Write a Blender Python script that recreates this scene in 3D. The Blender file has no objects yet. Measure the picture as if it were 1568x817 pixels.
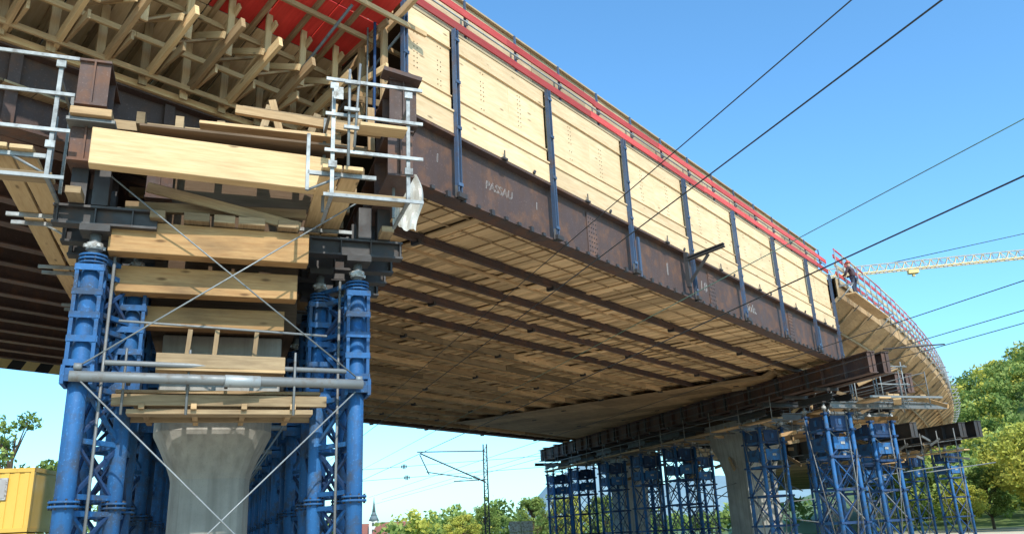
import bpy, math, random
import numpy as np
from mathutils import Vector, Matrix, noise
random.seed(7); np.random.seed(7)
R=random.random
def U(a,b): return a+(b-a)*random.random()
V=Vector
scene=bpy.context.scene
COL=scene.collection

# ---------------------------------------------------------------- materials
def newmat(name):
    m=bpy.data.materials.new(name); m.use_nodes=True
    nt=m.node_tree; b=nt.nodes['Principled BSDF']
    return m,nt,b
def N_(nt,t,**k):
    n=nt.nodes.new(t)
    for a,v in k.items():
        if a in n.inputs.keys(): n.inputs[a].default_value=v
        else: setattr(n,a,v)
    return n
def ramp(nt,fac,stops):
    r=nt.nodes.new('ShaderNodeValToRGB'); e=r.color_ramp.elements
    while len(e)<len(stops): e.new(0.5)
    for i,(p,c) in enumerate(stops):
        e[i].position=p; e[i].color=(c[0],c[1],c[2],1) if not isinstance(c,(int,float)) else (c,c,c,1)
    nt.links.new(fac,r.inputs[0]); return r.outputs[0]
def mixc(nt,fac,a,b,mode='MIX'):
    m=nt.nodes.new('ShaderNodeMix'); m.data_type='RGBA'; m.blend_type=mode
    for s,v in ((m.inputs[0],fac),(m.inputs[6],a),(m.inputs[7],b)):
        if hasattr(v,'is_linked'): nt.links.new(v,s)
        else: s.default_value=(v if isinstance(v,(int,float)) else (v[0],v[1],v[2],1))
    return m.outputs[2]
def mapuv(nt,sc,src='UV'):
    tc=nt.nodes.new('ShaderNodeTexCoord'); mp=nt.nodes.new('ShaderNodeMapping')
    mp.inputs['Scale'].default_value=sc
    nt.links.new(tc.outputs[src],mp.inputs[0]); return mp.outputs[0]
def noi(nt,vec,scale,detail=4,rough=.55):
    n=N_(nt,'ShaderNodeTexNoise',Scale=scale,Detail=detail,Roughness=rough)
    nt.links.new(vec,n.inputs['Vector']); return n.outputs[0]
def attr(nt):
    a=nt.nodes.new('ShaderNodeAttribute'); a.attribute_name='rnd'; return a.outputs['Fac']
def bump(nt,b,h,st,dist=.02):
    bp=N_(nt,'ShaderNodeBump',Strength=st,Distance=dist); nt.links.new(h,bp.inputs['Height'])
    nt.links.new(bp.outputs[0],b.inputs['Normal'])
def wood(name,c1,c2,stain=.5,gr=18,knots=True,rough=.75,var=.35,stc=(.10,.065,.04)):
    m,nt,b=newmat(name)
    g=noi(nt,mapuv(nt,(1.1,gr,1)),1.6,6,.65)
    col=ramp(nt,g,[(.3,c1),(.7,c2)])
    if knots:
        vo=N_(nt,'ShaderNodeTexVoronoi',Scale=1.0); nt.links.new(mapuv(nt,(1.3,4.0,1)),vo.inputs['Vector'])
        k=ramp(nt,vo.outputs['Distance'],[(.05,1.0),(.13,0.0)])
        col=mixc(nt,k,col,tuple(x*.45 for x in c1))
    s=noi(nt,mapuv(nt,(.5,1.6,1)),1.3,5,.6)
    sf=ramp(nt,s,[(.48,0.0),(.78,stain)])
    col=mixc(nt,sf,col,stc)
    r=attr(nt)
    vv=ramp(nt,r,[(0,1-var),(1,1+var*.35)])
    col=mixc(nt,1.0,col,vv,'MULTIPLY')
    nt.links.new(col,b.inputs['Base Color']); b.inputs['Roughness'].default_value=rough
    b.inputs['Specular IOR Level'].default_value=.25
    bump(nt,b,g,.35,.01)
    return m
M={}
M['ply']=wood('panel_plywood',(.66,.44,.235),(.80,.585,.36),.55,9,True,.6,.16,(.46,.29,.15))
M['ply2']=wood('parapet_plywood',(.44,.31,.18),(.62,.47,.29),.4,9,False,.7,.3)
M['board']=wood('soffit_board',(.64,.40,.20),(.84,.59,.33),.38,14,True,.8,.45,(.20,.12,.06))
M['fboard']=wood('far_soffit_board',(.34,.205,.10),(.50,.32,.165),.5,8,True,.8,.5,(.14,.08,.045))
M['beamw']=wood('glulam_timber',(.54,.35,.17),(.72,.51,.28),.35,16,True,.7,.25,(.28,.16,.08))
M['rough']=wood('rough_timber',(.42,.26,.13),(.62,.42,.23),.5,16,True,.85,.5)
M['oldw']=wood('weathered_timber',(.26,.175,.10),(.43,.31,.18),.7,16,True,.9,.5)
M['orange']=wood('stacked_timber',(.38,.20,.08),(.56,.34,.15),.85,12,True,.75,.45)
M['dkw']=wood('dark_timber',(.10,.065,.04),(.17,.11,.07),.5,14,False,.9,.4)  # dark brown timber tone for filler bodies, upper deck and screw dots
M['red']=wood('red_painted_board',(.46,.05,.045),(.62,.095,.08),.45,10,False,.55,.45,(.34,.12,.09))
M['redf']=wood('red_film_sheet',(.62,.035,.03),(.78,.06,.045),.3,10,False,.45,.3,(.35,.06,.04))

def paint(name,c,c2,rustc=(.12,.05,.025),amt=.5,rough=.45,metal=0.0,sc=3.0,th=.56,streak=0,spec=.5):
    m,nt,b=newmat(name)
    v=mapuv(nt,(1,1,1),'Object')
    n=noi(nt,v,sc,7,.65); n2=noi(nt,v,sc*.35,3)
    col=mixc(nt,n2,c,c2)
    f=ramp(nt,n,[(th,0.0),(th+.14,amt)])
    col=mixc(nt,f,col,rustc)
    if streak:
        w=noi(nt,mapuv(nt,(9,9,.7),'Object'),1,4); col=mixc(nt,ramp(nt,w,[(.5,0.0),(.72,streak)]),col,tuple(x*.45 for x in rustc))
        w2=noi(nt,mapuv(nt,(1,1,1),'Object'),28,3); col=mixc(nt,ramp(nt,w2,[(.6,0.0),(.7,streak)]),col,tuple(min(1,x*1.9+.03) for x in c2))
    r=attr(nt); vv=ramp(nt,r,[(0,.7),(1,1.12)]); col=mixc(nt,1.0,col,vv,'MULTIPLY')
    nt.links.new(col,b.inputs['Base Color'])
    b.inputs['Metallic'].default_value=metal; b.inputs['Specular IOR Level'].default_value=spec
    rr=ramp(nt,n,[(.3,rough-.1),(.75,min(1,rough+.3))]); nt.links.new(rr,b.inputs['Roughness'])
    bump(nt,b,n,.15,.01)
    return m
M['steel']=paint('rusty_girder_steel',(.070,.044,.040),(.115,.072,.062),(.20,.095,.055),.6,.65,0,2.2,.49,.4,.35)
M['dsteel']=paint('dark_beam_steel',(.026,.023,.024),(.045,.04,.04),(.10,.055,.035),.5,.55,0,3,.55)
M['rail']=paint('track_rail_steel',(.10,.07,.055),(.16,.11,.08),(.2,.09,.04),.5,.5,.3)
M['blue']=paint('blue_painted_steel',(.012,.075,.225),(.026,.13,.31),(.06,.065,.07),.7,.62,0,3.0,.48,.35,.3)
M['dblue']=paint('dark_blue_paint',(.012,.04,.11),(.022,.06,.155),(.05,.04,.035),.6,.6,0,4,.52,.2,.3)
M['post']=paint('blue_grey_waler',(.035,.065,.13),(.07,.11,.18),(.10,.06,.045),.7,.5,0,3,.52,.3)
M['galv']=paint('galvanised_steel',(.20,.215,.22),(.32,.335,.34),(.16,.13,.11),.6,.5,.35,6,.54)
M['galvd']=paint('dull_tube_steel',(.13,.135,.14),(.21,.215,.21),(.13,.09,.06),.6,.5,.3,6,.54)
M['white']=paint('white_jack_paint',(.42,.42,.41),(.56,.56,.54),(.18,.14,.10),.8,.6,0,9,.46,.4)
M['yellow']=paint('yellow_container_paint',(.66,.39,.06),(.74,.46,.09),(.35,.2,.06),.4,.5,0,1.5,.6)
M['cyel']=paint('crane_yellow',(.70,.46,.16),(.78,.56,.24),(.4,.3,.2),.3,.5,0,1,.6)
M['wire']=paint('wire_metal',(.03,.035,.04),(.05,.055,.06),(.06,.05,.04),.3,.5,.2,5)
M['wireg']=paint('green_rope',(.16,.30,.24),(.2,.36,.28),(.1,.2,.1),.2,.6,0,5)
M['black']=paint('hazard_black',(.02,.02,.02),(.03,.03,.03),(.06,.05,.04),.3,.6)
M['hyel']=paint('hazard_yellow',(.75,.55,.2),(.8,.62,.3),(.3,.2,.1),.3,.6)
M['glass'],_nt,_b=newmat('dark_window_glass'); _b.inputs['Base Color'].default_value=(.03,.04,.05,1); _b.inputs['Roughness'].default_value=.1
def plain(name,c,rough=.7,sc=4):
    m,nt,b=newmat(name); v=mapuv(nt,(1,1,1),'Object'); n=noi(nt,v,sc,4)
    nt.links.new(mixc(nt,n,tuple(x*.8 for x in c),tuple(min(1,x*1.15) for x in c)),b.inputs['Base Color']); b.inputs['Roughness'].default_value=rough; return m
M['chalk']=plain('chalk',(.36,.34,.33))
M['wall']=plain('rendered_wall',(.6,.57,.52)); M['roof']=plain('tile_roof',(.25,.09,.06))
M['spire']=plain('slate_spire',(.12,.16,.17))
M['tarp']=plain('plastic_sheet',(.44,.42,.38),.4)
M['skin']=plain('skin',(.5,.3,.22)); M['vest']=plain('work_jacket',(.06,.03,.035)); M['trou']=plain('trousers',(.03,.035,.06)); M['helm']=plain('helmet',(.5,.08,.05),.3)
m,nt,b=newmat('concrete'); v=mapuv(nt,(1,1,1),'Object')
n=noi(nt,v,1.2,8,.6); w=noi(nt,mapuv(nt,(7,7,.25),'Object'),1,3)
col=ramp(nt,n,[(.3,(.25,.24,.215)),(.7,(.40,.385,.35))]); col=mixc(nt,ramp(nt,w,[(.45,0.0),(.72,.55)]),col,(.16,.155,.14))
fn=noi(nt,v,40,3); col=mixc(nt,ramp(nt,fn,[(.62,0.0),(.72,.4)]),col,(.14,.14,.13))
nt.links.new(col,b.inputs['Base Color']); b.inputs['Roughness'].default_value=.85; bump(nt,b,fn,.2,.01); M['conc']=m
m,nt,b=newmat('ground_soil_grass'); v=mapuv(nt,(1,1,1),'Object')
f=noi(nt,v,9,5)
gcol=ramp(nt,f,[(.3,(.50,.43,.31)),(.7,(.68,.59,.44))]); gr=ramp(nt,f,[(.3,(.06,.09,.025)),(.7,(.14,.18,.06))])
ln=N_(nt,'ShaderNodeVectorMath',operation='LENGTH'); nt.links.new(v,ln.inputs[0])
mr=N_(nt,'ShaderNodeMapRange'); mr.inputs[1].default_value=90; mr.inputs[2].default_value=125; nt.links.new(ln.outputs['Value'],mr.inputs[0])
nt.links.new(mixc(nt,mr.outputs[0],gcol,gr),b.inputs['Base Color']); b.inputs['Roughness'].default_value=.95; bump(nt,b,f,.5,.05); M['ground']=m
m,nt,b=newmat('ballast_gravel'); v=mapuv(nt,(1,1,1),'Object'); f=N_(nt,'ShaderNodeTexVoronoi',Scale=14.0); nt.links.new(v,f.inputs[0])
nt.links.new(ramp(nt,f.outputs['Distance'],[(0,(.52,.46,.38)),(.8,(.24,.21,.17))]),b.inputs['Base Color']); b.inputs['Roughness'].default_value=.95; M['ballast']=m
def leafmat(name,stops):
    m,nt,b=newmat(name); c=ramp(nt,attr(nt),stops)
    nt.links.new(c,b.inputs['Base Color']); b.inputs['Roughness'].default_value=.6; b.inputs['Specular IOR Level'].default_value=.2
    tr=nt.nodes.new('ShaderNodeBsdfTranslucent'); nt.links.new(c,tr.inputs[0]); ms=N_(nt,'ShaderNodeMixShader'); ms.inputs[0].default_value=.35
    nt.links.new(b.outputs[0],ms.inputs[1]); nt.links.new(tr.outputs[0],ms.inputs[2]); nt.links.new(ms.outputs[0],nt.nodes['Material Output'].inputs[0]); return m
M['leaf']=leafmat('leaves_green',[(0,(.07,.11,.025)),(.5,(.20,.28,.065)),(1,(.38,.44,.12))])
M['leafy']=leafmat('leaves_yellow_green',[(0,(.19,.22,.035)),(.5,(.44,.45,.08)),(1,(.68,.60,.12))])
M['bark']=wood('bark',(.06,.045,.03),(.12,.09,.06),.3,8,False,.95)

# ---------------------------------------------------------------- mesh builder
class MB:
    def __init__(s): s.v=[];s.f=[];s.m=[];s.uv=[];s.r=[];s.sm=[];s.mats=[]
    def mi(s,k):
        if k not in s.mats: s.mats.append(k)
        return s.mats.index(k)
    def face(s,pts,mat,uv=None,r=None,smooth=False):
        i=len(s.v); s.v+= [tuple(p) for p in pts]; s.f.append(tuple(range(i,i+len(pts))))
        s.m.append(s.mi(mat)); s.uv+= uv if uv else [(p[0],p[1]) for p in pts]; s.r.append(R() if r is None else r); s.sm.append(smooth)
    def box(s,p0,p1,w,h,mat,up=(0,0,1),r=None):
        p0=V(p0);p1=V(p1);d=p1-p0;L=d.length
        if L<1e-6: return
        x=d/L;u=V(up);y=u.cross(x)
        if y.length<1e-3: y=V((0,1,0)).cross(x) if abs(x.y)<.9 else V((1,0,0)).cross(x)
        y.normalize();z=x.cross(y)
        i=len(s.v);c=[]
        for a in (0,1):
            for b,cc in ((-1,-1),(1,-1),(1,1),(-1,1)):
                c.append(p0+x*(L*a)+y*(b*w/2)+z*(cc*h/2))
        s.v+=[tuple(q) for q in c]
        mi=s.mi(mat); r=R() if r is None else r; ou=R()*50;ov=R()*50
        F=[((0,1,2,3),[(0,0),(w,0),(w,h),(0,h)]),((4,7,6,5),[(0,0),(0,h),(w,h),(w,0)]),
           ((0,4,5,1),[(0,0),(L,0),(L,w),(0,w)]),((3,2,6,7),[(0,0),(0,w),(L,w),(L,0)]),
           ((1,5,6,2),[(0,0),(L,0),(L,h),(0,h)]),((0,3,7,4),[(0,0),(0,h),(L,h),(L,0)])]
        for q,uv in F:
            s.f.append(tuple(i+k for k in q)); s.m.append(mi); s.r.append(r); s.sm.append(False)
            s.uv+=[(a+ou,b+ov) for a,b in uv]
    def cyl(s,p0,p1,r0,mat,n=10,r1=None,caps=True,r=None):
        p0=V(p0);p1=V(p1);r1=r0 if r1 is None else r1;x=(p1-p0);L=x.length
        if L<1e-6:return
        x/=L; y=V((0,0,1)).cross(x)
        if y.length<1e-3: y=V((1,0,0))
        y.normalize();z=x.cross(y);i=len(s.v);mi=s.mi(mat);r=R() if r is None else r;ou=R()*50
        for k in range(n):
            a=2*math.pi*k/n;d=y*math.cos(a)+z*math.sin(a)
            s.v.append(tuple(p0+d*r0)); s.v.append(tuple(p1+d*r1))
        for k in range(n):
            a=i+2*k;b=i+2*((k+1)%n)
            s.f.append((a,b,b+1,a+1)); s.m.append(mi);s.r.append(r);s.sm.append(True)
            v0=k*r0*6.28/n;v1=(k+1)*r0*6.28/n
            s.uv+=[(ou,v0),(ou,v1),(ou+L,v1),(ou+L,v0)]
        if caps:
            for o,rev in ((0,True),(1,False)):
                q=[i+2*k+o for k in range(n)]
                if rev:q=q[::-1]
                s.f.append(tuple(q));s.m.append(mi);s.r.append(r);s.sm.append(False);s.uv+=[(0,0)]*n
    def hb(s,p0,p1,h,w,mat,up=(0,0,1),tf=.035,tw=.025,stiff=0):
        p0=V(p0);p1=V(p1);x=(p1-p0).normalized();y=V(up).cross(x)
        if y.length<1e-3:y=V((1,0,0))
        y.normalize();z=x.cross(y);r=R()
        s.box(p0+z*(h/2-tf/2),p1+z*(h/2-tf/2),w,tf,mat,up,r)
        s.box(p0-z*(h/2-tf/2),p1-z*(h/2-tf/2),w,tf,mat,up,r)
        s.box(p0,p1,tw,h-2*tf,mat,up,r)
        if stiff:
            L=(p1-p0).length;k=.06
            while k<L:
                q=p0+x*k
                for sg in (-1,1):
                    yy=y*sg*(w/4+tw/4-.004)
                    s.box(q+yy-x*.01,q+yy+x*.01,w/2-tw/2-.012,h-2*tf-.002,mat,up,r)
                k+=stiff
    def make(s,name,parent=None,bevel=0,loc=None,rot=0):
        me=bpy.data.meshes.new(name); me.from_pydata(s.v,[],s.f)
        uvl=me.uv_layers.new(name='UVMap'); uvl.data.foreach_set('uv',np.array(s.uv,dtype=np.float32).ravel())
        a=me.attributes.new('rnd','FLOAT','FACE'); a.data.foreach_set('value',np.array(s.r,dtype=np.float32))
        for k in s.mats: me.materials.append(M[k])
        me.polygons.foreach_set('material_index',s.m); me.polygons.foreach_set('use_smooth',s.sm); me.update()
        return inst(me,name,parent,bevel,loc,rot)
def inst(me,name,parent=None,bevel=0,loc=None,rot=0,scale=None):
    o=bpy.data.objects.new(name,me); COL.objects.link(o)
    if parent: o.parent=parent
    if loc: o.location=loc
    o.rotation_euler=(0,0,rot)
    if scale: o.scale=scale
    if bevel:
        bm=o.modifiers.new('bevel','BEVEL'); bm.width=bevel; bm.segments=1; bm.limit_method='ANGLE'
    return o
def group(name):
    o=bpy.data.objects.new(name,None); COL.objects.link(o); o.empty_display_size=.3; return o

# ---------------------------------------------------------------- frames
D=V((.605,.796,0)); Nn=V((-.796,.605,0)); A0=V((-1.52,14.2,0))
def W(s,q,z): p=A0+D*s+Nn*q; return V((p.x,p.y,z))
EC=V((.94,.342,0)); ES=V((-.342,.94,0)); O0=V((-2.6,13.1,0))
def T(c,s,z): p=O0+EC*c+ES*s; return V((p.x,p.y,z))
ROT=math.radians(20)

# ================================================================ bridge main span formwork
span=group('bridge_deck_formwork')
g=MB()
g.hb(W(-.95,.2,8.7),W(25.8,.2,8.7),1.4,.42,'steel',tf=.045)
for k in range(60):
    s=-.8+k*.45
    g.box(W(s-.05,-.02,8.02),W(s+.05,-.02,8.02),.08,.07 if k%3 else .12,'dsteel')
for s in (6.1,13.0,19.9):
    g.box(W(s-.22,.172,8.7),W(s+.22,.172,8.7),.02,1.1,'steel')
    for i in range(4):
        for j in range(8): g.cyl(W(s-.16+i*.107,.165,8.25+j*.125),W(s-.16+i*.107,.145,8.25+j*.125),.016,'dsteel',6)
g.make('edge_girder',span)
posts=[-.63,.86,4.2,7.75,11.35,15.0,18.6,22.2,25.2]
g=MB()
for s in posts:
    lo=8.02 if s>-.5 else 9.3
    for ds in (-.045,.045): g.box(W(s+ds,-.035,lo),W(s+ds,-.035,11.86),.10,.022,'post',up=D)
    g.box(W(s,-.01,lo),W(s,-.01,11.86),.07,.03,'post',up=Nn)
    for z in (8.3,9.55,10.6,11.6):
        if z>lo: g.box(W(s-.07,-.09,z),W(s+.07,-.09,z),.02,.07,'post')
    if s>-.5: g.box(W(s-.12,-.10,8.05),W(s+.12,-.10,8.05),.1,.1,'dsteel'); g.box(W(s-.1,-.06,8.0),W(s-.1,-.06,8.25),.05,.05,'dsteel')
for s in (7.75,22.2):
    g.box(W(s+.32,-.03,8.0),W(s+.32,-.03,9.1),.1,.05,'post',up=Nn)
g.make('vertical_walers',span)
g=MB()
g.hb(W(10.9,-.05,9.15),W(10.9,-1.25,9.3),.12,.12,'dsteel'); g.box(W(10.9,-.1,8.45),W(10.9,-.75,9.15),.07,.07,'dsteel'); g.box(W(10.9,-.05,8.3),W(10.9,-.05,9.35),.12,.1,'dsteel',up=D)
g.make('bracket_arm',span)
g=MB()
for i in range(len(posts)-1):
    a,b=posts[i]+.06,posts[i+1]-.06
    def pan(z0,z1,q,th,mat='ply',a=a,b=b):
        g.box(W(a,q,(z0+z1)/2),W(b,q,(z0+z1)/2),th,z1-z0,mat)
    m=(a+b)/2+U(-.3,.3)
    pan(11.42,11.84,.09,.05)
    rr=R()
    if b-a>2:
        for a_,b_ in ((a,m-.004),(m+.004,b)): g.box(W(a_,.105,10.8525),W(b_,.105,10.8525),.045,1.105,'ply',r=rr+U(-.15,.15))
    else: pan(10.30,11.405,.105,.045)
    pan(9.93,10.285,.085,.05)
    pan(9.43,9.91,.045,.07)
    pan(11.405,11.425,.06,.05); pan(10.27,10.30,.06,.06); pan(9.90,9.945,.03,.10)
    for k in range(2):
        s=a+(b-a)*(.3+.42*k)+U(-.2,.2)
        for j in range(9):
            if R()<.8:
                for dx in (0,.09):
                    z=10.42+j*.11
                    g.box(W(s+dx,.078,z),W(s+dx+.026,.078,z),.008,.026,'dkw')
    if b-a>2:
        s=(a+b)/2+U(-.4,.4)
        g.box(W(s-.08,-.02,9.40),W(s+.08,-.02,9.40),.12,.05,'dsteel'); g.box(W(s,-.05,9.38),W(s,-.05,9.6),.03,.03,'dsteel')
        g.box(W(s+1.1,.0,9.44),W(s+1.16,.0,9.52),.06,.06,'dsteel')
g.make('side_panels',span,.004)
g=MB()
g.box(W(-.7,.3,11.87),W(25.3,.3,11.87),.5,.05,'ply2')
s=-.6
while s<25.2:
    L=2.4; e=min(s+L,25.3)
    g.box(W(s,.40,12.5),W(e-.02,.40,12.5),.03,1.22+U(-.03,.03),'ply2')
    s+=L
for z in (12.12,12.56):
    s=-.7
    while s<25.3:
        L=U(3.2,4.2); e=min(s+L,25.5)
        g.box(W(s,.08+U(-.012,.012),z+U(-.02,.02)),W(e+.1,.08,z+U(-.02,.02)),.035,.18,'red'); s+=L
s=-.4
while s<25.3:
    g.box(W(s,.135,11.85),W(s,.135,12.95),.05,.04,'post',up=Nn); g.box(W(s,.09,12.3),W(s,.09,12.42),.06,.05,'galv',up=Nn); s+=1.8
g.box(W(-.7,.36,13.13),W(25.3,.36,13.13),.12,.04,'ply2')
g.cyl(W(-.7,.06,12.34),W(25.3,.06,12.34),.02,'galv',6)
g.make('parapet_boards',span)
def chalk(txt,s,z,size,parent,shear=0.15,bd=.006):
    cu=bpy.data.curves.new('chalk_writing','FONT'); cu.body=txt; cu.size=size; cu.shear=shear; cu.fill_mode='NONE'; cu.bevel_depth=bd; cu.bevel_resolution=0
    o=bpy.data.objects.new('chalk_writing',cu); COL.objects.link(o); o.parent=parent
    x=D;y=V((0,0,1));zz=x.cross(y)
    p=W(s,.184,z); mm=Matrix((x,y,zz)).transposed().to_4x4(); mm.translation=p; o.matrix_world=mm
    cu.materials.append(M['chalk'])
chalk('PASSAU',1.95,8.66,.27,span,.2,.004); chalk('I 8 K',12.2,8.55,.42,span,.2,.006); chalk('Scds.',15.7,8.55,.42,span,.1,.006)
chalk('I',.45,8.75,.26,span,.1,.004); chalk('I',3.75,8.7,.26,span,.1,.004); chalk('I',10.0,8.55,.5,span,.1,.007)

# soffit
QMAX=24.3
def s0(q): return q*.643-.3
def s1(q): return q*.643+25.6
qs=[.42,2.3]
while qs[-1]<QMAX: qs.append(qs[-1]+1.62)
g=MB()
for i in range(len(qs)-1):
    qa,qb=qs[i],qs[i+1]; qm=(qa+qb)/2
    s=s0(qm)
    while s<s1(qm):
        w=random.choice([.16,.2,.24,.28])
        z=8.27+U(-.03,.03)
        if R()<.2: z-=.04
        g.box(W(s+w/2,qa+.0,z+.0),W(s+w/2,qb-.005,z),w,.035,'board')
        s+=w+U(.006,.04)
g.make('soffit_boards',span)
g=MB()
for i,q in enumerate(qs[1:]):
    a=s0(q)-.2;b=s1(q)
    if i<4: g.hb(W(a,q,8.13),W(b,q,8.13),.20,.11,'steel',tf=.025)
    else:
        s=a
        while s<b:
            e=min(b,s+U(4,6)); g.box(W(s,q+U(-.03,.03),8.13),W(e+.3,q,8.13+U(-.015,.015)),.11,.2,'rough' if R()<.5 else 'oldw'); s=e
    if i%2==0:
        s=a+U(1,3)
        while s<b:
            g.box(W(s,q-.09,8.02),W(s,q+.15,8.02),.1,.1,'dsteel'); s+=U(4,7)
for i in range(1,len(qs)-1):
    q=(qs[i]+qs[i+1])/2
    g.box(W(s0(q),q,8.20),W(s1(q),q,8.20),.08,.07,'rough')
g.hb(W(s0(QMAX),QMAX+.5,8.5),W(s1(QMAX),QMAX+.5,8.5),.9,.3,'steel')
for q in (.9,1.5):
    g.box(W(s0(q),q,8.225),W(s1(q),q,8.225),.035,.02,'rough')
g.make('soffit_beams',span)
g=MB()
def slab(mb,pts,z,mat): mb.face([V((p.x,p.y,z)) for p in pts],mat)
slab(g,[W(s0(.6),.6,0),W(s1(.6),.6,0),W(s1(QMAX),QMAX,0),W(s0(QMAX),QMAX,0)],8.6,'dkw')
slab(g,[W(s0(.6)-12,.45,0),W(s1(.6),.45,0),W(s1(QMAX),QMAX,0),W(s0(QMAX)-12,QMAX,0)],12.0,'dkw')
g.make('upper_deck_boards',span)

# ================================================================ wing formwork over near support
wing=group('wing_formwork')
GD=V((.669,.743,0)); GN=V((.743,-.669,0)); GB=V((-6.85,12.1,0))
def Gp(k,n,z): p=GB+GD*k+GN*n; return V((p.x,p.y,z))
g=MB()
g.hb(Gp(-6,-.2,8.72),Gp(4.6,-.2,8.72),1.38,.4,'steel',stiff=0)
for k in (-3.2,-1.2,1.3,2.2,3.6):
    g.box(Gp(k,-.09,8.08),Gp(k,-.09,9.36),.03,.18,'steel',up=GD)
g.make('left_edge_girder',wing)
g=MB()
g.box(Gp(-6,.02,9.48),Gp(4.6,.02,9.48),.10,.12,'beamw')
g.box(Gp(-6,.34,9.56),Gp(4.8,.34,9.56),.05,.10,'rough')
k=-5.2; i=0
while k<4.9:
    j=U(-.05,.05)
    g.box(Gp(k,-1.6,9.15),Gp(k,2.0+U(-.08,.15),10.05+j),.075,.20,'rough' if i%2 else 'beamw')
    g.box(Gp(k+.09,-1.8,9.66),Gp(k+.09,1.1+U(-.2,.3),9.66+j),.05,.16,'rough')
    g.box(Gp(k-.07,.2,9.4),Gp(k-.07,.25,10.75),.05,.14,'rough',up=GD)
    g.box(Gp(k-.07,-1.3,9.2),Gp(k-.07,-1.3,10.3),.05,.14,'rough',up=GD)
    g.box(Gp(k+.16,1.3,9.9),Gp(k+.16,1.35,11.2),.05,.12,'beamw',up=GD)
    g.box(Gp(k+.22,-.9,9.7),Gp(k+.22,1.5,10.85),.05,.13,'rough')
    g.box(Gp(k-.13,1.7,9.98),Gp(k-.13,.2,10.7),.05,.12,'beamw')
    a=U(-.3,.3)
    g.box(Gp(k,1.1+a*.3,9.85),Gp(k+.85,1.1+a,10.35),.10,.045,'rough')
    g.box(Gp(k,-2.2,9.95),Gp(k,3.2,11.62),.08,.16,'rough')
    k+=.74; i+=1
for n,z in ((-.6,9.75),(.6,10.05),(1.0,10.62),(2.0,11.02),(2.7,11.2),(-1.4,10.0)):
    kk=-6
    while kk<4.6:
        L=U(2,4); g.box(Gp(kk,n,z),Gp(min(kk+L,5.0),n+U(-.03,.03),z+U(-.03,.03)),.06,.10,'rough' if R()<.6 else 'beamw'); kk+=L
for k in (2.9,4.1): g.cyl(Gp(k,.6,9.6),Gp(k+.4,2.6,11.1),.03,'galvd',8)
g.make('timber_truss_frames',wing,.004)
g=MB()
for i in range(11):
    for j in range(5):
        k0=-6.5+i*.98; n0=-2.6+j*1.2
        z0=9.92+(n0+2.2)*.31+.05; z1=z0+1.17*.31
        mat='redf' if (j>=3 and i>=8) else 'ply'
        a,b=Gp(k0,n0,z0),Gp(k0,n0+1.17,z1)
        g.box(a+GD*.48,b+GD*.48,.95,.03,mat)
g.make('wing_soffit_sheets',wing)
g=MB()
for s,q in ((-.75,.4),(-.8,1.0),(-.8,1.7),(-.8,2.3)):
    g.box(W(s,q,9.2),W(s,q,11.6+(-q)*.25),.07,.14,'rough',up=D)
g.box(W(-.85,.2,10.3),W(-.85,2.6,10.1),.06,.14,'beamw'); g.box(W(-.85,.2,11.3),W(-.85,2.6,10.7),.06,.14,'rough')
g.box(W(-.9,.3,9.5),W(-.9,2.3,10.6),.06,.12,'rough')
for i in range(3): g.box(W(-.7,.25+i*.5,11.75+i*.02),W(-.7,.72+i*.5,11.75+i*.02),.1,.3,'rough')
g.cyl(W(-.95,.45,9.0),W(-.95,.45,12.2),.03,'dblue'); g.cyl(W(-.98,.62,9.0),W(-.98,.62,12.2),.02,'galvd')
g.make('end_frame',wing,.004)

# ================================================================ left span
lspan=group('left_span_formwork')
g=MB()
def sl(q): return q*.643-5.2
q=3.6;i=0
while q<19.5:
    e=sl(q)
    g.hb(W(e-15,q,8.35),W(e,q,8.35),.65,.28,'steel')
    q+=1.25;i+=1
g.make('steel_beams',lspan)
g=MB()
for i in range(14):
    qa=3.0+i*1.25; s=sl(qa)-15
    while s<sl(qa)+.2:
        w=.5; g.box(W(s+w/2,qa,8.72),W(s+w/2,qa+1.24,8.72),w-.02,.04,'oldw'); s+=w
g.make('boards',lspan)
g=MB()
qh=20.2; s=sl(qh)-12; k=0
while s<sl(qh)+.4:
    g.face([W(s,qh-.02,7.78),W(s+.45,qh-.02,7.78),W(s+.62,qh-.02,8.1),W(s+.17,qh-.02,8.1)],'black' if k%2 else 'hyel')
    s+=.45;k+=1
g.box(W(sl(qh)-12,qh+.02,7.94),W(sl(qh)+.4,qh+.02,7.94),.04,.32,'black')
g.hb(W(sl(qh)-12,qh,8.4),W(sl(qh)+.4,qh,8.4),.55,.3,'steel')
g.make('clearance_marker_beam',lspan)

# ================================================================ near support
def leg(g,x,y,H,r,mat,levels):
    g.box((x,y,0),(x,y,.03),.5,.5,'galv',up=(0,1,0))
    g.cyl((x,y,.03),(x,y,H-.46),r,mat,20)
    for z in levels:
        g.cyl((x,y,z-.045),(x,y,z-.015),r*1.5,mat,20); g.cyl((x,y,z+.015),(x,y,z+.045),r*1.5,mat,20)
        for a in range(8):
            an=a*.785+.3; g.cyl((x+math.cos(an)*r*1.32,y+math.sin(an)*r*1.32,z-.07),(x+math.cos(an)*r*1.32,y+math.sin(an)*r*1.32,z+.07),.014,'dsteel',6)
    g.cyl((x,y,H-.46),(x,y,H-.43),r*1.5,mat,20)
    g.cyl((x,y,H-.43),(x,y,H-.1),r*.6,'galvd',14)
    g.cyl((x,y,H-.34),(x,y,H-.24),r*.9,'white',20)
    for a in range(4):
        an=a*1.57+.5; g.box((x+math.cos(an)*r*.8,y+math.sin(an)*r*.8,H-.29),(x+math.cos(an)*r*1.2,y+math.sin(an)*r*1.2,H-.29),.045,.045,'white')
    g.box((x,y,H-.1),(x,y,H),.40,.40,'dsteel',up=(0,1,0))
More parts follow.
